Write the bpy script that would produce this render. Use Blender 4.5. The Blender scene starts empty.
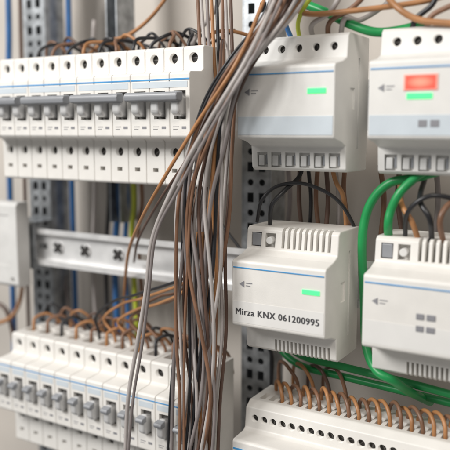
import bpy, bmesh, math, random
from mathutils import Vector, Matrix
random.seed(7)
S = bpy.context.scene
COL = S.collection
R = math.radians

# ------------------------------------------------------------------ camera
YAW, PITCH, D0, FPX = R(31), R(7.7), 0.485, 700.0
F = Vector((-math.sin(YAW)*math.cos(PITCH), math.cos(YAW)*math.cos(PITCH), -math.sin(PITCH)))
RT = Vector((math.cos(YAW), math.sin(YAW), 0)); UP = RT.cross(F)
CAM = Vector((0, -0.12, 0)) - F*D0
cd = bpy.data.cameras.new('camera'); cam = bpy.data.objects.new('camera', cd); COL.objects.link(cam)
cam.location = CAM; cam.rotation_euler = (R(90)-PITCH, 0, YAW)
cd.sensor_width = 36; cd.lens = 36*FPX/450; cd.clip_start = .01; cd.clip_end = 20
cd.dof.use_dof = True; cd.dof.focus_distance = .495; cd.dof.aperture_fstop = 4.8
S.camera = cam
def at(px, py, Y):
    """photo point at a known distance from the back wall -> world"""
    d = F + RT*((px-225)/FPX) + UP*((225-py)/FPX)
    return CAM + d*((Y-CAM.y)/d.y)

# ------------------------------------------------------------------ materials
def mat(name, col, rough=.45, metal=0, var=.05, scale=60, bump=.0, bscale=400, emit=None, spec=.5):
    m = bpy.data.materials.new(name); m.use_nodes = True
    nt = m.node_tree; b = nt.nodes['Principled BSDF']
    b.inputs['Roughness'].default_value = rough; b.inputs['Metallic'].default_value = metal
    b.inputs['Specular IOR Level'].default_value = spec
    tc = nt.nodes.new('ShaderNodeTexCoord')
    n = nt.nodes.new('ShaderNodeTexNoise'); n.inputs['Scale'].default_value = scale; n.inputs['Detail'].default_value = 5
    nt.links.new(tc.outputs['Object'], n.inputs['Vector'])
    r = nt.nodes.new('ShaderNodeValToRGB')
    r.color_ramp.elements[0].position = .3; r.color_ramp.elements[1].position = .7
    r.color_ramp.elements[0].color = tuple(c*(1-var*1.6) for c in col)+(1,)
    r.color_ramp.elements[1].color = tuple(min(1, c*(1+var)) for c in col)+(1,)
    nt.links.new(n.outputs['Fac'], r.inputs['Fac']); nt.links.new(r.outputs['Color'], b.inputs['Base Color'])
    mr = nt.nodes.new('ShaderNodeMapRange'); mr.inputs['To Min'].default_value = rough*.8; mr.inputs['To Max'].default_value = min(1, rough*1.2)
    nt.links.new(n.outputs['Fac'], mr.inputs['Value']); nt.links.new(mr.outputs['Result'], b.inputs['Roughness'])
    if bump:
        n2 = nt.nodes.new('ShaderNodeTexNoise'); n2.inputs['Scale'].default_value = bscale
        nt.links.new(tc.outputs['Object'], n2.inputs['Vector'])
        bp = nt.nodes.new('ShaderNodeBump'); bp.inputs['Strength'].default_value = bump; bp.inputs['Distance'].default_value = .0003
        nt.links.new(n2.outputs['Fac'], bp.inputs['Height']); nt.links.new(bp.outputs['Normal'], b.inputs['Normal'])
    if emit:
        b.inputs['Emission Color'].default_value = tuple(emit[0])+(1,); b.inputs['Emission Strength'].default_value = emit[1]
    return m
M = {
 'white': mat('white_plastic', (.77,.75,.715), .42, var=.03, bump=.25, bscale=1800),
 'white2': mat('cool_white_plastic', (.74,.73,.705), .45, var=.03, bump=.25, bscale=1800),
 'greyw': mat('grey_white_plastic', (.66,.655,.64), .5, var=.05, bump=.2),
 'label': mat('label_strip', (.58,.64,.69), .35, var=.03),
 'paper': mat('label_paper', (.75,.74,.72), .6, var=.02),
 'blue': mat('blue_print', (.06,.30,.62), .4),
 'toggle': mat('grey_toggle', (.27,.28,.30), .35, var=.06),
 'stub': mat('silver_lever', (.66,.66,.66), .28, .35, var=.04),
 'dark': mat('dark_recess', (.025,.023,.022), .8),
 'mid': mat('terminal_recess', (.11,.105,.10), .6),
 'ink': mat('dark_ink', (.06,.06,.065), .5),
 'inkg': mat('grey_ink', (.25,.25,.27), .5),
 'steel': mat('screw_steel', (.30,.29,.28), .4, .9, var=.1, scale=300),
 'screwd': mat('shaded_screw_head', (.030,.027,.025), .6, .2, var=.2, scale=300, spec=.3),  # near black: shade inside the screw holes is put into this colour
 'slotm': mat('screw_slot_edge', (.10,.095,.09), .5, .3, var=.2, scale=300),
 'galv': mat('galvanised_steel', (.40,.42,.44), .40, .75, var=.22, scale=110, bump=.2, bscale=300),
 'rail': mat('zinc_rail', (.80,.80,.80), .38, .45, var=.06, scale=70),
 'wall': mat('cabinet_back', (.57,.525,.475), .7, var=.08, scale=9),
 'green': mat('green_cable', (.015,.29,.08), .38, var=.08),
 'brown': mat('brown_wire', (.22,.115,.068), .42, var=.15),
 'orange': mat('orange_brown_wire', (.41,.195,.08), .42, var=.15),
 'dbrown': mat('dark_brown_wire', (.11,.062,.045), .4, var=.12),
 'grey': mat('grey_wire', (.24,.21,.205), .42, var=.1),
 'lgrey': mat('light_grey_wire', (.44,.405,.39), .42, var=.08),
 'black': mat('black_wire', (.020,.020,.023), .35, var=.2),
 'bluew': mat('blue_wire', (.035,.14,.36), .4, var=.1),
 'yg': mat('yellow_green_wire', (.46,.52,.05), .4),
 'ledg': mat('green_led', (.05,.5,.2), .3, emit=((.10,1,.25), .95)),
 'ledr': mat('red_led', (.5,.05,.04), .3, emit=((1,.09,.05), 1.0)),
 'ledp': mat('pink_glow_frame', (.78,.40,.34), .4, emit=((1,.30,.2), .18)),  # red glow around the display, put into the frame's colour and emission
}
# lit display: paler towards the middle of the screen
nt=M['ledr'].node_tree; b=nt.nodes['Principled BSDF']
tc=nt.nodes.new('ShaderNodeTexCoord'); mp=nt.nodes.new('ShaderNodeMapping'); gr=nt.nodes.new('ShaderNodeTexGradient'); gr.gradient_type='SPHERICAL'
mp.inputs['Location'].default_value=(-.9,-.5,-.9); mp.inputs['Scale'].default_value=(1.8,1,1.8)
cr=nt.nodes.new('ShaderNodeValToRGB'); cr.color_ramp.elements[0].color=(.95,.10,.06,1); cr.color_ramp.elements[1].color=(1,.62,.42,1)
cr.color_ramp.elements[0].position=.0; cr.color_ramp.elements[1].position=.9
nt.links.new(tc.outputs['Generated'],mp.inputs['Vector']); nt.links.new(mp.outputs['Vector'],gr.inputs['Vector'])
nt.links.new(gr.outputs['Fac'],cr.inputs['Fac']); nt.links.new(cr.outputs['Color'],b.inputs['Emission Color'])
# ------------------------------------------------------------------ mesh builder
class MB:
    def __init__(s): s.v=[]; s.f=[]; s.sm=[]
    def add(s, vs, fs, sm=False):
        o=len(s.v); s.v += [tuple(v) for v in vs]; s.f += [tuple(i+o for i in f) for f in fs]; s.sm += [sm]*len(fs); return s
    def box(s, x0,x1,y0,y1,z0,z1):
        return s.add([(x,y,z) for x in (x0,x1) for y in (y0,y1) for z in (z0,z1)],
          [(0,1,3,2),(4,6,7,5),(0,4,5,1),(2,3,7,6),(0,2,6,4),(1,5,7,3)])
    def prism(s, prof, x0, x1):   # prof: list of (y,z)
        n=len(prof); vs=[(x0,y,z) for y,z in prof]+[(x1,y,z) for y,z in prof]
        return s.add(vs, [tuple(range(n)), tuple(range(2*n-1,n-1,-1))]+[(i,n+i,n+(i+1)%n,(i+1)%n) for i in range(n)])
    def cyl(s, c, axis, r, h, n=20, r2=None):  # centred at c
        r2 = r if r2 is None else r2
        a=Vector(axis).normalized(); q=a.to_track_quat('Z','Y'); c=Vector(c)
        vs=[c+q@Vector((r*math.cos(2*math.pi*i/n), r*math.sin(2*math.pi*i/n), -h/2)) for i in range(n)]
        vs+=[c+q@Vector((r2*math.cos(2*math.pi*i/n), r2*math.sin(2*math.pi*i/n), h/2)) for i in range(n)]
        s.add(vs, [(i,(i+1)%n,n+(i+1)%n,n+i) for i in range(n)], True)
        o=len(s.v)-2*n; s.f += [tuple(o+i for i in range(n-1,-1,-1)), tuple(o+n+i for i in range(n))]; s.sm += [False]*2
        return s
    def tube(s, pts, r, n=10, sub=7):
        P=[Vector(p) for p in pts]; P=[P[0]*2-P[1]]+P+[P[-1]*2-P[-2]]; C=[]
        for i in range(1,len(P)-2):
            a,b,c,d=P[i-1:i+3]
            for k in range(sub):
                t=k/sub; C.append(.5*((2*b)+(c-a)*t+(2*a-5*b+4*c-d)*t*t+(3*b-a-3*c+d)*t**3))
        C.append(P[-2]); up=None; vs=[]; m=len(C)
        for i,p in enumerate(C):
            t=(C[min(i+1,m-1)]-C[max(i-1,0)]).normalized()
            if up is None: up=t.orthogonal().normalized()
            up=(up-t*up.dot(t)).normalized(); w=t.cross(up)
            vs += [p+(up*math.cos(2*math.pi*k/n)+w*math.sin(2*math.pi*k/n))*r for k in range(n)]
        fs=[(i*n+k,i*n+(k+1)%n,(i+1)*n+(k+1)%n,(i+1)*n+k) for i in range(m-1) for k in range(n)]
        s.add(vs,fs,True); o=len(s.v)-len(vs)
        s.f += [tuple(o+k for k in range(n-1,-1,-1)), tuple(o+(m-1)*n+k for k in range(n))]; s.sm += [False]*2
        return s
    def mesh(s, name):
        me=bpy.data.meshes.new(name); me.from_pydata(s.v,[],s.f); me.polygons.foreach_set('use_smooth', s.sm)
        bm=bmesh.new(); bm.from_mesh(me); bmesh.ops.recalc_face_normals(bm, faces=bm.faces); bm.to_mesh(me); bm.free(); return me
    def build(s, name, m, parent=None, bevel=0, cut=None, seg=2):
        me=s.mesh(name); o=bpy.data.objects.new(name, me); COL.objects.link(o)
        if bevel or cut:
            if bevel:
                b=o.modifiers.new('b','BEVEL'); b.width=bevel; b.segments=seg; b.limit_method='ANGLE'; b.angle_limit=R(25)
            cu=None
            if cut:
                cm=cut.mesh('cutter'); cu=bpy.data.objects.new('cutter', cm); COL.objects.link(cu)
                k=o.modifiers.new('c','BOOLEAN'); k.operation='DIFFERENCE'; k.solver='EXACT'; k.object=cu
            bpy.context.view_layer.update()
            dg=bpy.context.evaluated_depsgraph_get()
            nm=bpy.data.meshes.new_from_object(o.evaluated_get(dg)); o.modifiers.clear(); o.data=nm; nm.name=name
            if cu: bpy.data.objects.remove(cu)
            bpy.data.meshes.remove(me)
        o.data.materials.clear(); o.data.materials.append(m)
        if parent: o.parent=parent
        return o
def tag(o, label=None, cat=None, group=None, kind=None):
    if label: o['label']=label
    if cat: o['category']=cat
    if group: o['group']=group
    if kind: o['kind']=kind
    return o
def empty(name, loc, label, cat, group=None):
    o=bpy.data.objects.new(name,None); o.empty_display_size=.01; COL.objects.link(o); o.location=loc
    return tag(o,label,cat,group)
def kids(o): return [c for c in COL.objects if c.parent==o]
def copy_tree(o, parent=None):
    c=o.copy(); COL.objects.link(c); c.parent=parent
    for ch in kids(o): copy_tree(ch,c)
    return c
def text(body, w, h, m, parent, loc, name='printed_text'):
    """printed line; heavier strokes come from three layers, each 0.01 mm above and 0.16 mm beside the last"""
    cu=bpy.data.curves.new('t','FONT'); cu.body=body; cu.size=1; cu.extrude=.0; cu.resolution_u=3; cu.space_character=1.10
    t=bpy.data.objects.new('t',cu); COL.objects.link(t); bpy.context.view_layer.update()
    me=bpy.data.meshes.new_from_object(t.evaluated_get(bpy.context.evaluated_depsgraph_get()))
    bpy.data.objects.remove(t)
    xs=[v.co.x for v in me.vertices]; ys=[v.co.y for v in me.vertices]
    x0,x1,y0,y1=min(xs),max(xs),min(ys),max(ys)
    base=[((v.co.x-x0)/(x1-x0)*w, 0, (v.co.y-y0)/(y1-y0)*h) for v in me.vertices]
    fs=[tuple(p.vertices) for p in me.polygons]; bpy.data.meshes.remove(me)
    q=MB()
    for k,(dx,dz) in enumerate(((0,0),(.00018,.00006),(.00036,0))): q.add([(x+dx,-.00001*k,z+dz) for x,_,z in base],fs)
    nm=bpy.data.meshes.new(name); nm.from_pydata(q.v,[],q.f); nm.materials.append(m)
    o=bpy.data.objects.new(name,nm); COL.objects.link(o); o.parent=parent; o.location=loc; return o
def holes(nm, parent, spots, r=.0029, y=-.0355):
    """screw heads sunk in the holes: disc coloured dark as hole shade, with a slot set just proud of it"""
    for j,(x,z) in enumerate(spots):
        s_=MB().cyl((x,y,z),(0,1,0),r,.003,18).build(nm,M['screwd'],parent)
        a=R((j*37)%180); u=Vector((math.cos(a),0,math.sin(a))); v=Vector((-math.sin(a),0,math.cos(a))); ct=Vector((x,y-.0016,z))
        vs=[ct+u*(i*r*.8)+Vector((0,k*.0001,0))+v*(jj*.0004) for i in (-1,1) for k in (-1,1) for jj in (-1,1)]
        MB().add(vs,[(0,1,3,2),(4,6,7,5),(0,4,5,1),(2,3,7,6),(0,2,6,4),(1,5,7,3)]).build('slot',M['slotm'],s_ if parent.parent is None else parent)

# ------------------------------------------------------------------ setting
w=MB().box(-.75,.45,.03,.04,-.45,.40).build('wall',M['wall']); tag(w,kind='structure')
tag(w,'beige grey back wall of the electrical cabinet','wall')

def upright(xc, wd, label, z0=-.36, z1=.33, Y=-.030, dep=.024):
    o=empty('upright_rail',(xc,Y,z0),label,'rail')
    h=z1-z0
    b=MB().prism([(0,0),(-.0016,0),(-.0016,h),(0,h)],-wd/2,wd/2)
    c=MB(); z=.008; k=0
    while z<h-.01:
        if k%2==0: c.cyl((-wd*.22,0,z),(0,1,0),.0028,.01,12); c.cyl((wd*.22,0,z),(0,1,0),.0028,.01,12)
        else: c.box(-wd*.34,-wd*.10,-.005,.005,z-.004,z+.004); c.box(wd*.10,wd*.34,-.005,.005,z-.004,z+.004)
        z+=.0125; k+=1
    b.build('perforated_face',M['galv'],o,cut=c)
    for s in (-1,1):
        x=s*(wd/2+.0008); MB().box(x-.0008,x+.0008,-.0016,dep,0,h).build('side_flange',M['galv'],o,bevel=.0004)
    MB().box(-wd/2,wd/2,dep-.002,dep,0,h).build('added_back_plate',M['galv'],o)  # plate added to close the channel so its slots look dark
    return o
upright(-.268,.026,'galvanised perforated upright rail at the left, behind the empty mounting rail')
upright(-.0235,.024,'galvanised perforated upright rail left of the grey modules, seen in the gap between them')
upright(-.172,.010,'narrow perforated upright rail above the toggle breakers, behind brown wire',z0=-.02)

def din(x0,x1,zc,label,slots=(),screws=(),Y=-.0585):
    o=empty('mounting_rail',(x0,Y,zc),label,'rail'); L=x1-x0
    p=[(0,.0175),(0,.0125),(.0062,.0125),(.0062,-.0125),(0,-.0125),(0,-.0175),(.0012,-.0175),(.0012,-.0137),(.0074,-.0137),(.0074,.0137),(.0012,.0137),(.0012,.0175)]
    c=MB()
    for x in slots: c.box(x-x0-.0065,x-x0+.0065,-.002,.02,-.0028,.0028)
    MB().prism(p,0,L).build('rail_profile',M['rail'],o,cut=c if slots else None)
    for x in screws:
        sc=MB().cyl((x-x0,.0054,0),(0,1,0),.0056,.0016,24).build('rail_screw',M['rail'],o)
        k=MB()
        for a in (45,135):
            ca,sa=math.cos(R(a)),math.sin(R(a)); u=Vector((ca,0,sa)); v=Vector((-sa,0,ca)); ct=Vector((x-x0,.0042-(a==45)*.0001,0))
            vs=[ct+u*(i*.0056)+v*(j*.0017)+Vector((0,kk*.0005,0)) for i in (-1,1) for kk in (-1,1) for j in (-1,1)]
            k.add(vs,[(0,1,3,2),(4,6,7,5),(0,4,5,1),(2,3,7,6),(0,2,6,4),(1,5,7,3)])
        k.build('cross_slot',M['dark'],sc)
    return o
sx=[at(57,243,-.055).x, at(84,247,-.055).x, at(117,252,-.055).x]
din(-.283,.20,-.045,'bare zinc mounting rail with cross head screws running across the middle left',
    slots=[sx[2]+.027,sx[2]+.085,sx[0]-.022], screws=sx)
din(-.283,.20,.0825,'mounting rail carrying the toggle breakers and upper modules')
din(-.283,-.036,-.160,'mounting rail behind the lower left breakers')
din(-.005,.24,-.178,'mounting rail behind the bottom right terminal unit')
eb=empty('rail_bracket',(-.262,-.055,-.045),'bent steel bracket fixing the bare rail to the left upright','bracket')
b=MB().box(-.020,.016,-.0065,-.005,-.022,.022); c=MB().cyl((.002,-.005,.0),(0,1,0),.0035,.01,16)
b.build('plate',M['galv'],eb,bevel=.0005,cut=c)
MB().box(-.020,.016,-.0065,.022,.0225,.0238).build('flange',M['galv'],eb,bevel=.0004)

# ------------------------------------------------------------------ breakers
MODW=.0175; Y0=-.060
PROF=[(0,.043),(-.0405,.043),(-.042,.0415),(-.042,.0262),(-.0445,.0245),(-.0585,.0236),(-.060,.0222),(-.060,-.0215),(-.0585,-.0232),(-.0445,-.0242),(-.042,-.026),(-.042,-.0575),(-.0405,-.059),(0,-.059)]
def pole_mesh():
    b=MB().prism(PROF,.00018,MODW-.00018)
    c=MB().cyl((MODW/2,-.042,.0345),(0,1,0),.0038,.020,20).cyl((MODW/2,-.042,-.034),(0,1,0),.0038,.020,20)
    c.box(MODW/2-.0025,MODW/2+.0025,-.05,-.036,-.0490,-.0460)
    c.box(.0035,MODW-.0035,-.030,-.014,.038,.050)
    c.box(.0036,MODW-.0036,-.066,-.056,-.0095,.0105)
    return b.build('pole_body',M['white'],None,bevel=.0006,cut=c)
PB=pole_mesh().data
for o in list(COL.objects):
    if o.name.startswith('pole_body'): bpy.data.objects.remove(o)
def add_pole(parent, i, slim=0):
    x=i*MODW; o=bpy.data.objects.new('pole',PB); COL.objects.link(o); o.parent=parent; o.location=(x,0,0)
    holes('screw',o,[(MODW/2,.0345),(MODW/2,-.034)],r=.0036,y=-.0372)
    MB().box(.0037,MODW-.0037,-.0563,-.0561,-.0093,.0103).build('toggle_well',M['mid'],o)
    MB().prism([(-.0555,.006),(-.063,.0085),(-.0670,.0045),(-.0672,-.0045),(-.0640,-.0075),(-.0555,-.0082)],.0048+slim,MODW-.0048-slim).build('lever',M['stub'],o,bevel=.0018 if slim else .0022,seg=4)
    k=MB(); k.box(.003,.008,-.0602,-.06003,-.0152,-.0147).box(.003,.0068,-.0602,-.06003,-.0168,-.0164).box(.0105,.0142,-.0602,-.06003,-.0165,-.0147)
    k.build('printed_mark',M['inkg'],o)
def make_mp(n):
    o=empty('toggle_breaker',(0,0,0),'x','circuit breaker')
    for i in range(n): add_pole(o,i)
    W=n*MODW
    MB().box(.0004,W-.0004,-.0603,-.0598,.0178,.0188).build('blue_stripe',M['blue'],o)
    MB().box(.002,W-.002,-.0602,-.0598,.0125,.0168).build('label_strip',M['label'],o)
    MB().prism([(-.064,.0095),(-.0715,.0088),(-.0725,.0065),(-.0718,.0032),(-.066,.0022),(-.064,.004)],.003,W-.003).build('handle_tie',M['toggle'],o,bevel=.0010,seg=3)
    return o
def ordn(k): return ['','second ','third ','fourth ','fifth ','sixth ','seventh ','eighth ','ninth ','tenth ','eleventh '][k]
tb=make_mp(3); XR=-.0285
for k in range(4):
    o=tb if k==0 else copy_tree(tb)
    o.location=(XR-(k+1)*3*MODW,Y0,.0825)
    o['label']=('three pole breaker with grey toggle bar, rightmost of the upper row' if k==0 else
       'three pole breaker with grey toggle bar, %sfrom the right in the upper row'%ordn(k) if k<3 else
       'three pole breaker cut by the left photo edge in the upper row')
    o['group']='three pole breakers of the upper left row'
sb=empty('single_breaker',(0,0,0),'x','circuit breaker'); add_pole(sb,0,.0010)
MB().box(.0004,MODW-.0004,-.0603,-.0598,.0186,.0194).build('blue_stripe',M['blue'],sb)
MB().box(.002,MODW-.002,-.0602,-.0598,.0128,.0172).build('label_strip',M['label'],sb)
MB().prism([(-.064,.0078),(-.0690,.0068),(-.0700,.0050),(-.0690,.0030),(-.064,.003)],.0052,MODW-.0052).build('toggle_cap',M['toggle'],sb,bevel=.0006,seg=3)
XL=-.0275
for k in range(12):
    o=sb if k==0 else copy_tree(sb)
    o.location=(XL-(k+1)*MODW,Y0,-.160)
    o['label']=('single pole breaker at the right end of the lower left row' if k==0 else
      'single pole breaker, %sfrom the right end of the lower left row'%ordn(k) if k<11 else
      'single pole breaker at the left end of the lower left row')
    o['group']='single pole breakers of the lower left row'

# ------------------------------------------------------------------ modules
MPROF=[(0,.0450),(-.036,.0450),(-.0385,.0430),(-.0400,.0290),(-.0470,.0262),(-.0590,.0238),(-.0600,.0225),(-.0600,-.0215),(-.0588,-.0230),(-.0480,-.0250),(-.0400,-.0280),(-.0385,-.0430),(-.036,-.0450),(0,-.0450)]
W4=.0700
def module(xl, zc, label, kind):
    o=empty('bus_module',(xl,Y0,zc),label,'control module','grey white bus modules on the right')
    b=MB().prism(MPROF,0,W4); c=MB()
    n=6
    if kind in (1,2):
        for i in range(n):
            x=.0085+i*.0107; c.box(x-.0040,x+.0040,-.05,-.0360,-.0425,-.0325)
        for i in range(5): x=.010+i*.0125; c.cyl((x,-.039,.0365),(0,1,0),.0028,.013,18)
    else:
        for i in range(9): x=.029+i*.0043; c.box(x-.0011,x+.0011,-.05,-.030,.0310,.0520)
        for i in range(14): x=.024+i*.0031; c.box(x-.0008,x+.0008,-.05,-.034,-.052,-.0350)
        c.box(.004,.012,-.05,-.034,.031,.041); c.box(.015,.023,-.05,-.034,.031,.041)
    c.box(W4-.0012,W4+.002,-.034,-.026,-.004,.010); c.box(W4-.0012,W4+.002,-.020,-.017,-.030,.030)
    b.build('housing',M['white2'] if kind<3 else M['white'],o,bevel=.0009,seg=3,cut=c)
    MB().box(.0012,W4-.0012,-.0604,-.0599,.0185,.0192).build('blue_stripe',M['blue'],o)
    if kind in (1,2):
        MB().box(.001,W4-.001,-.0603,-.0599,-.0205,-.0085).build('label_strip',M['label'],o,bevel=.0001)
        for i in range(n):
            x=.0085+i*.0107
            MB().box(x-.0034,x+.0010,-.0383,-.0355,-.0418,-.0345).build('clamp_tab',M['greyw'],o,bevel=.0005)
            MB().box(x+.0017,x+.0033,-.0372,-.0355,-.0410,-.0340).build('release_lever',M['toggle'],o,bevel=.0004)
        holes('screw',o,[(.010+i*.0125,.0365) for i in range(5)],r=.0026,y=-.0340)
    else:
        MB().box(.001,W4-.001,-.06015,-.0599,-.0200,-.0050).build('label_paper',M['paper'],o)
        MB().box(.0045,.0115,-.039,-.035,.0315,.0405).build('bus_socket',M['toggle'],o,bevel=.0005)
        MB().cyl((.019,-.038,.036),(0,1,0),.0026,.006,18).build('button',M['greyw'],o,bevel=.0004)
    MB().add([(.006,-.0603,.0075),(.0098,-.0603,.0098),(.0098,-.0603,.0052)],[(0,1,2)]).build('emblem',M['inkg'],o)
    MB().box(.0110,.0160,-.0603,-.0600,.0082,.0087).box(.0110,.0145,-.0603,-.0600,.0064,.0068).build('printed_mark',M['inkg'],o)
    return o
m1=module(.0093,.0825,'white module with green lamp at top centre, directly above the numbered module',1)
MB().box(.0515,.0640,-.0606,-.0599,.0055,.0088).build('status_lamp',M['ledg'],m1,bevel=.0002)
m2=module(.1007,.0825,'blurred white module with red display at the top right corner',2)
MB().box(.0215,.0415,-.0606,-.0599,.0055,.0148).build('display_frame',M['ledp'],m2,bevel=.0003)
MB().box(.0228,.0402,-.0610,-.0605,.0064,.0140).build('red_display',M['ledr'],m2,bevel=.0002)
MB().box(.0235,.0385,-.0606,-.0599,.0006,.0040).build('green_lamp',M['ledg'],m2,bevel=.0003)
MB().box(.031,.036,-.0606,-.0602,-.0155,-.0115).box(.038,.043,-.0606,-.0602,-.0155,-.0115).build('small_print',M['inkg'],m2)
m3=module(.0057,-.0475,'white module with green lamp and printed serial number, centre right',3)
MB().box(.0535,.0660,-.0606,-.0599,.0060,.0092).build('status_lamp',M['ledg'],m3,bevel=.0002)
text('Mirza KNX 061200995',.0625,.0045,M['ink'],m3,(.0032,-.0604,-.0143))
m4=module(.1007,-.0475,'blurred white module at the right edge below the red display module',4)
pm=MB()
for z in (.000,-.0075):
    for x0,x1 in ((.034,.0388),(.0402,.0455)): pm.box(x0,x1,-.0606,-.0600,z-.0005,z+.0032)
pm.build('printed_block',M['inkg'],m4,bevel=.0008)

tu=empty('terminal_unit',(.006,Y0,-.178),'long white terminal unit with a row of round holes and brown wires, bottom right','terminal unit')
LT=.216; PIT=.0074; NT=28
TP=[(0,.045),(-.034,.045),(-.040,.041),(-.042,.0262),(-.0445,.0245),(-.0585,.0236),(-.060,.0222),(-.060,-.0215),(-.0585,-.0232),(-.042,-.026),(-.042,-.045),(0,-.045)]
c=MB()
for i in range(NT): c.cyl((.008+i*PIT,-.041,.0335),(0,1,0),.0029,.016,18)
for i in range(NT): c.box(.0058+i*PIT,.0102+i*PIT,-.030,-.018,.040,.050)
MB().prism(TP,0,LT).build('housing',M['white'],tu,bevel=.0009,seg=3,cut=c)
holes('screw',tu,[(.008+i*PIT,.0335) for i in range(NT)],r=.0027,y=-.0360)
MB().box(.001,LT-.001,-.0604,-.0599,.0165,.0176).build('blue_stripe',M['blue'],tu)
MB().box(.001,LT-.001,-.0603,-.0599,.003,.0125).build('label_strip',M['label'],tu)

YB=-.080
xr=at(17,245,YB).x; zt_=at(17,203,YB).z; zb_=at(17,288,YB).z; hh=zt_-zb_
lb=empty('terminal_cover',(xr-.07,-.064,zb_),'plain grey white cover box cut by the left edge, beside the bare rail','cover box')
dY=YB+.064
c=MB().box(.004,.060,dY-.01,dY+.001,hh*.25,hh*.85).cyl((.062,dY,.007),(0,1,0),.0026,.008,18)
MB().prism([(0,hh),(dY+.003,hh),(dY,hh-.003),(dY,.003),(dY+.003,0),(0,0)],0,.070).build('cover_body',M['greyw'],lb,bevel=.001,seg=3,cut=c)
MB().cyl((.062,dY+.003,.007),(0,1,0),.0022,.0015,18).build('screw',M['steel'],lb)

# ------------------------------------------------------------------ wires
CN={'grey':'grey','lgrey':'pale grey','brown':'brown','orange':'orange brown','dbrown':'dark brown','black':'black','bluew':'blue','yg':'yellow green','green':'green'}
def wire(pts, r, col, label, group=None, name='wire'):
    P=[at(*p) if len(p)==3 and abs(p[0])>1.5 else Vector(p) for p in pts]
    o=MB().tube(P,r,12,8).build(name,M[col]); tag(o,label,'cable' if name=='cable' else 'wire',group); return o
rows=[-15,20,60,100,145,200,270,340,400,465]
left=[276,260,230,207,191,181,178,176,174,171]
rightx=[312,287,254,233,223,217,216,214,212,208]
cols=['black','lgrey','brown','grey','black','lgrey','grey','brown','dbrown','grey','black','lgrey','brown','grey','dbrown','grey','black','lgrey','orange','grey','dbrown','lgrey']
n=len(cols)
for i in range(n):
    t=i/(n-1); ph=random.uniform(0,6.28); am=random.uniform(.08,.24); fr=random.uniform(.6,1.3)
    if 3<i<18 and i%3==0: am+=.16
    pts=[]
    for j,y in enumerate(rows):
        g=min(1,.35+j*.13)
        tt=t+am*g*math.sin(ph+fr*j)+random.uniform(-.025,.025)
        tt=max(-.10,min(1.12,tt))
        x=left[j]+(rightx[j]-left[j])*tt
        lay=(i*2)%5
        Y=-.1258-.0032*lay+.0014*math.sin(ph*2+fr*1.7*j)
        if j<2: Y+=.012
        pts.append((x,y,Y))
    wire(pts,random.choice([.0010,.0012,.0013,.0014]),cols[i],
        '%s wire sweeping down in the thick bundle between breakers and modules'%CN[cols[i]],'wires of the central bundle, %s'%CN[cols[i]])
cols2=['brown','lgrey','grey','orange','black','brown','lgrey','dbrown']
for i,cn in enumerate(cols2):
    x=198+i*4.6; k=random.uniform(-3,3)
    pts=[(x-0+k,-15,-.085),(x+2,50,-.088),(x+4-k,110,-.09),(x+0,180,-.095),(x-5+k,250,-.105),(x-4-k,330,-.112),(x-10,400,-.119),(x-13+k,465,-.123)]
    wire(pts,.0013,cn,'%s wire hanging straight behind the thick bundle'%CN[cn],'straight wires behind the bundle, %s'%CN[cn])
wire([(235,100,-.10),(232,150,-.10),(229,220,-.105),(217,300,-.112),(214,380,-.12),(203,465,-.124)],.0013,'brown','brown wire forming the right rim of the bundle, nearest the modules')
wire([(282,-15,-.118),(246,60,-.146),(207,125,-.150),(172,190,-.148),(152,240,-.146),(146,290,-.146),(137,345,-.147),(128,400,-.148),(125,465,-.148)],.0015,'lgrey','pale grey wire leaving the bundle and crossing the lower breakers')
wire([(288,-15,-.122),(252,60,-.150),(213,125,-.154),(178,190,-.152),(156,235,-.150),(149,290,-.1485),(142,345,-.149),(133,400,-.150),(127,465,-.150)],.0011,'grey','darker grey wire running beside the pale wire across the lower breakers')
wire([(270,-15,-.115),(238,60,-.140),(196,125,-.142),(160,185,-.139),(140,222,-.120),(128,255,-.080),(124,300,-.050),(122,340,-.035)],.0013,'orange','orange brown wire curving off the bundle in front of the bare rail')
wire([(222,40,-.09),(216,90,-.13),(192,150,-.135),(160,200,-.12),(139,238,-.09),(134,262,-.06)],.0011,'dbrown','dark brown wire ending beside the bare rail')
NUM=['one','two','three','four','five','six','seven','eight','nine','ten','eleven','twelve']
for i in range(11):
    X=XR-(i+.5)*MODW; s=random.uniform(-.004,.004)
    cn=['orange','black','brown','black','black','brown','black','orange','black','brown','black'][i]
    z=.1245
    d=random.choice([-1,1]) if i%3 else 1
    wire([(X,-.082,z-.004),(X,-.082,z+.006),(X+.004*d+s,-.076,z+.013),(X+.012*d,-.062,z+.015+s*.5),(X+.019*d,-.046,z+.009),(X+.022*d,-.036,z-.010)],.0014,cn,
      '%s wire looping into the top of upper breaker pole %s from the right'%(CN[cn],NUM[i]),'short wires above the upper breakers')
for i in range(8):
    X=XR-(i+.85)*MODW*1.2; s=random.uniform(-.004,.004)
    cn=['black','brown','black','orange','black','black','dbrown','brown'][i]; z=.1245
    wire([(X,-.060,z-.014),(X-.002,-.062,z+.004),(X-.008+s,-.066,z+.014-s),(X-.020,-.066,z+.017+s),(X-.031,-.060,z+.008),(X-.034,-.052,z-.012)],.0012,cn,
      '%s second row loop behind the upper breakers, number %s from the right'%(CN[cn],NUM[i]),'rear wire loops above the upper breakers')
wire([(80,65,-.04),(100,45,-.045),(128,35,-.05),(150,18,-.05),(172,-10,-.05)],.0016,'orange','orange brown wire rising diagonally above the upper breakers')
wire([(110,60,-.03),(118,40,-.035),(135,42,-.04),(165,50,-.045),(205,45,-.05),(235,30,-.05)],.0013,'black','thin black wire running sideways above the upper breakers')
wire([(185,65,-.05),(197,35,-.06),(215,10,-.07),(222,-12,-.07)],.0017,'lgrey','pale grey wire at the top left of the bundle')
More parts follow.
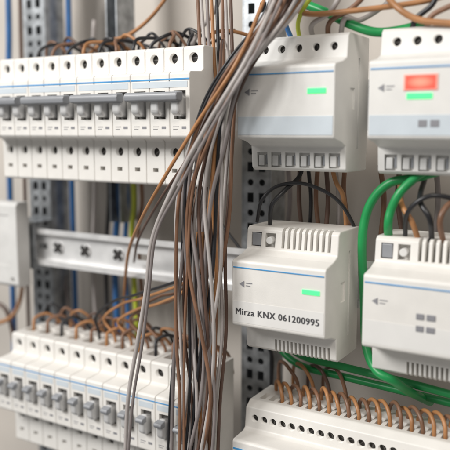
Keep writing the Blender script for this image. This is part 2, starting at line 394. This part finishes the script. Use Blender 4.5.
for (a,b,Yd,cn,rr,lb_) in [(8,4,-.02,'bluew',.003,'thick blue wire at the top left corner'),(20,19,-.02,'dbrown',.002,'dark brown wire beside the thick blue wire at the left'),(68,66,-.01,'bluew',.0028,'blue wire behind the upper breakers, right of the left upright')]:
    wire([(a,-15,Yd),(a+1,40,Yd),(b+4,110,Yd),(b+6,190,Yd),(b+8,260,Yd),(b+10,330,Yd),(b+12,400,Yd)],rr,cn,lb_)
wire([(115,150,-.02),(118,200,-.02),(115,260,-.02),(118,340,-.025)],.0030,'bluew','thick blue wire crossing behind the bare rail, left of the yellow green wire')
wire([(124,150,-.02),(127,200,-.02),(125,260,-.02),(130,340,-.025)],.0022,'bluew','thin blue wire touching the yellow green wire')
wire([(131,150,-.024),(134,200,-.024),(132,240,-.024),(138,340,-.027)],.0025,'yg','yellow green wire crossing behind the bare rail')
wire([(138,150,-.022),(142,200,-.022),(138,240,-.022),(146,340,-.025)],.0020,'brown','brown wire right of the yellow green wire')
wire([(108,150,-.015),(109,200,-.015),(106,260,-.015),(108,340,-.02)],.0020,'black','black wire left of the blue wires behind the bare rail')
wire([(94,20,-.012),(92,80,-.012),(95,170,-.012),(93,260,-.012),(97,345,-.02)],.0018,'lgrey','pale wire behind the bare rail above its middle screw')
wire([(140,165,-.03),(172,180,-.04),(205,205,-.045),(232,238,-.05),(250,262,-.05)],.0012,'black','thin black wire slanting down to the numbered module')
wire([(60,200,-.012),(62,250,-.012),(70,320,-.02),(76,345,-.03)],.002,'grey','grey wire behind the bare rail left of the screws')
wire([(-10,325,-.04),(10,318,-.04),(20,300,-.03),(24,270,-.03)],.0022,'orange','orange brown wire below the cover box at the left edge')
wire([(-10,300,-.03),(6,310,-.03),(14,340,-.03),(18,380,-.03)],.0022,'dbrown','dark wire below the cover box at the left edge')
z0=-.117
for i in range(12):
    X=XL-(i+.5)*MODW; s=random.uniform(-.002,.002); h=random.uniform(.008,.012)
    cn=['brown','orange','brown','black','orange','brown','orange','brown','orange','black','brown','orange'][i]
    if i==0: s=-.010
    wire([(X,-.083,z0-.005),(X,-.083,z0+.004),(X-.001,-.080,z0+h),(X+.006+s,-.072,z0+h+.003),(X+.012+s,-.064,z0+h*.7),(X+.014+s,-.058,z0-.003),(X+.014+s,-.054,z0-.016)],.0014,cn,
      '%s wire looping into lower left breaker %s from the right'%(CN[cn],NUM[i]),'short looped wires above the lower left breakers')
for i in range(2,12):
    X=XL-(i+.9)*MODW*1.0; s=random.uniform(-.003,.003); h=random.uniform(.010,.017)
    cn=['x','x','brown','orange','black','brown','orange','brown','dbrown','orange','brown','black'][i]
    wire([(X,-.062,z0-.012),(X-.001,-.063,z0+.004),(X+.004+s,-.066,z0+h),(X+.013,-.064,z0+h+.003+s),(X+.022+s,-.058,z0+h*.5),(X+.024,-.054,z0-.015)],.0013,cn,
      '%s rear loop behind the lower left breakers, number %s from the right'%(CN[cn],NUM[i]),'rear wire loops above the lower left breakers')
long=[(5,'orange'),(4,'brown'),(6,'orange'),(7,'black'),(3,'brown')]
for i,(mi,cn) in enumerate(long):
    X=XL-(mi+.5)*MODW+.0035; px=[112,124,98,90,132][i]
    a=at(px+6,322-i*2,-.078); b=at(px+26,309-i*3,-.085); c_=at(px+48,303-i*3,-.095); d=at(190+i*4,284-i*5,-.112); e=at(197+i*3,232,-.112)
    wire([(X,-.076,z0-.006),(X,-.077,z0+.006),tuple(a),tuple(b),tuple(c_),tuple(d),tuple(e)],.0012,cn,
      '%s wire arching from lower breakers into the bundle, %sfrom the bottom'%(CN[cn],ordn(i) if i else 'first '),'arching wires from the lower breakers to the bundle')
zt=-.133
for i in range(2,27):
    X=.014+i*PIT; s=random.uniform(-.0012,.0012); h=random.uniform(.0085,.0115); wd_=random.uniform(.0125,.0155); q=random.uniform(-.0012,.0012)
    cn=['orange','brown','orange','orange','brown'][i%5]
    # semicircular arch leaning back over its neighbours
    P=[(X,-.0855,zt-.005)]
    for a in range(0,181,30):
        u=.5-.5*math.cos(R(a)); P.append((X+q*math.sin(R(a))-wd_*u+s*u,-.0855+.016*u,zt+.001+h*math.sin(R(a))))
    P.append((X-wd_+s,-.067,zt-.012))
    wire(P,.0014,cn,'%s wire looping into the bottom right terminal unit, over hole %d'%(CN[cn],i+1),'short looped wires above the terminal unit')
for i in range(4):
    X=.030+i*.013
    wire([(X,-.060,zt-.012),(X,-.062,zt+.006),(X-.006,-.062,zt+.015+.002*i),(X-.016,-.055,zt+.018+.001*i),(X-.026,-.042,zt+.010),(X-.03,-.034,zt-.015)],.0014,['brown','orange','dbrown','brown'][i],
      '%s wire arching behind the left end of the terminal unit, %sone'%(['brown','orange brown','dark brown','brown'][i],['first ','second ','third ','fourth '][i]),'rear wires of the terminal unit')
wire([(450,168,-.085),(415,178,-.085),(392,182,-.085),(376,195,-.085),(366,215,-.085),(362,245,-.085),(364,300,-.075),(366,345,-.085),(376,370,-.095),(392,380,-.095),(410,392,-.08),(430,402,-.05)],.0030,'green','thick green cable arching down between the two columns of modules',name='cable')
wire([(450,160,-.075),(424,172,-.088),(402,190,-.095),(391,210,-.096),(388,228,-.095),(391,250,-.075)],.0028,'green','short green cable bending into the top of the right edge module',name='cable')
wire([(280,325,-.045),(288,345,-.052),(305,357,-.060),(340,366,-.065),(380,376,-.068),(420,386,-.07),(470,400,-.07)],.0028,'green','upper green cable lying above the terminal unit',name='cable')
wire([(272,325,-.040),(281,349,-.046),(302,366,-.052),(345,377,-.058),(390,388,-.06),(430,398,-.06),(470,408,-.06)],.0028,'green','lower green cable lying just above the terminal unit',name='cable')
wire([(300,2,-.08),(325,12,-.085),(350,24,-.09),(375,32,-.09),(400,30,-.085),(430,22,-.08)],.0030,'green','green cable lying over the top of the upper modules',name='cable')
for k,(pts,cn,r_,lb_) in enumerate([
 ([(380,-12,-.09),(398,8,-.10),(420,20,-.10),(460,24,-.10)],'orange',.002,'orange brown wire curving over the red display module'),
 ([(300,-12,-.07),(296,6,-.09),(310,14,-.10),(360,10,-.10),(420,2,-.09),(460,-8,-.08)],'orange',.0018,'orange brown wire running flat along the top right edge'),
 ([(292,40,-.088),(285,20,-.095),(292,5,-.10),(312,-12,-.10)],'bluew',.0017,'blue wire entering the top of the green lamp module'),
 ([(300,40,-.088),(298,24,-.095),(304,8,-.10),(318,-12,-.10)],'yg',.0015,'yellow green wire entering the top of the green lamp module'),
 ([(314,40,-.088),(312,25,-.095),(330,12,-.10),(345,-12,-.10)],'lgrey',.0017,'pale wire entering the top of the green lamp module'),
 ([(328,40,-.088),(330,22,-.095),(352,8,-.095),(372,-12,-.09)],'brown',.0017,'brown wire entering the top of the green lamp module'),
 ([(340,40,-.088),(345,18,-.095),(360,20,-.085),(385,5,-.08),(400,-12,-.08)],'lgrey',.0017,'pale wire right of the others above the green lamp module'),
 ([(274,42,-.088),(276,25,-.09),(283,8,-.09),(290,-12,-.09)],'grey',.0016,'grey wire entering the left top of the green lamp module'),
 ([(412,38,-.088),(415,20,-.09),(432,5,-.09),(440,-12,-.09)],'black',.0017,'black wire entering the top of the red display module'),
 ([(425,38,-.088),(430,18,-.09),(446,8,-.09),(462,2,-.09)],'brown',.0017,'brown wire entering the top of the red display module'),
 ([(257,222,-.088),(262,200,-.09),(278,186,-.085),(305,184,-.08),(335,198,-.075),(352,222,-.066),(358,245,-.050)],'black',.0013,'black wire arching over the numbered module'),
 ([(270,225,-.088),(272,205,-.092),(285,190,-.085),(300,175,-.07),(305,150,-.06)],'black',.0016,'black wire rising from the numbered module to the module above'),
 ([(300,165,-.05),(299,200,-.055),(303,240,-.055)],'dbrown',.0017,'dark brown wire left in the gap between the centre modules'),
 ([(308,165,-.05),(311,200,-.052),(309,240,-.05)],'black',.0015,'black wire hanging behind the gap between the centre modules'),
 ([(318,165,-.05),(316,200,-.055),(320,240,-.055)],'brown',.0017,'brown wire behind the gap between the centre modules'),
 ([(326,165,-.055),(328,200,-.06),(325,240,-.06)],'dbrown',.0017,'dark brown wire right in the gap between the centre modules'),
 ([(335,165,-.05),(339,200,-.052),(338,240,-.05)],'lgrey',.0017,'pale grey wire behind the gap between the centre modules'),
 ([(330,160,-.07),(336,182,-.075),(343,196,-.07),(346,225,-.06),(344,250,-.05)],'orange',.0016,'orange brown wire leaving the underside of the green lamp module'),
 ([(345,165,-.05),(344,195,-.055),(352,240,-.055)],'brown',.0017,'brown wire at the right side of the gap between the centre modules'),
 ([(288,165,-.03),(290,200,-.03),(286,240,-.03)],'grey',.0019,'grey wire behind the arching black wire'),
 ([(420,245,-.088),(412,222,-.095),(402,205,-.09),(400,185,-.07)],'orange',.0018,'orange brown wire bending into the right edge module'),
 ([(432,245,-.088),(430,220,-.10),(420,200,-.095),(425,178,-.07)],'black',.0018,'black wire bending into the right edge module'),
 ([(445,248,-.088),(440,222,-.10),(448,205,-.095),(465,195,-.08)],'brown',.0018,'brown wire at the right photo edge above the right edge module'),
 ([(405,240,-.088),(408,212,-.10),(430,196,-.10),(462,200,-.09)],'black',.0015,'thin black wire arching right above the right edge module'),
 ([(380,165,-.04),(384,200,-.04),(380,245,-.04)],'brown',.0019,'brown wire behind the green cables between the right hand modules'),
 ([(400,165,-.045),(398,200,-.045),(404,245,-.045)],'dbrown',.0019,'dark wire behind the green cables between the right hand modules'),
 ([(436,165,-.045),(438,200,-.045),(434,245,-.045)],'grey',.0019,'grey wire behind the black arching wires at the right edge'),
 ([(268,345,-.03),(272,360,-.03),(270,400,-.03)],'black',.0018,'black wire beside the upright below the numbered module'),
]): wire(pts,r_,cn,lb_)

# ------------------------------------------------------------------ light
wd=bpy.data.worlds.new('World'); S.world=wd; wd.use_nodes=True
wd.node_tree.nodes['Background'].inputs['Color'].default_value=(1,.985,.96,1); wd.node_tree.nodes['Background'].inputs['Strength'].default_value=.24
def area(name, loc, tgt, size, power, col):
    l=bpy.data.lights.new(name,'AREA'); l.shape='RECTANGLE'; l.size=size[0]; l.size_y=size[1]; l.energy=power; l.color=col
    o=bpy.data.objects.new(name,l); COL.objects.link(o); o.location=loc
    o.rotation_euler=(Vector(tgt)-Vector(loc)).to_track_quat('-Z','Y').to_euler()
area('added_key_light',(-.75,-1.25,.85),(0,-.05,0),(.65,.5),27,(1,.985,.96))  # unseen area lamp added at upper left as the main soft light
area('added_fill_light',(.7,-.9,1.0),(0,-.05,0),(.4,.4),7.5,(1,.93,.85))  # weaker warm lamp, also unseen, added at upper right as fill
S.view_settings.view_transform='Standard'; S.view_settings.look='None'; S.view_settings.exposure=0
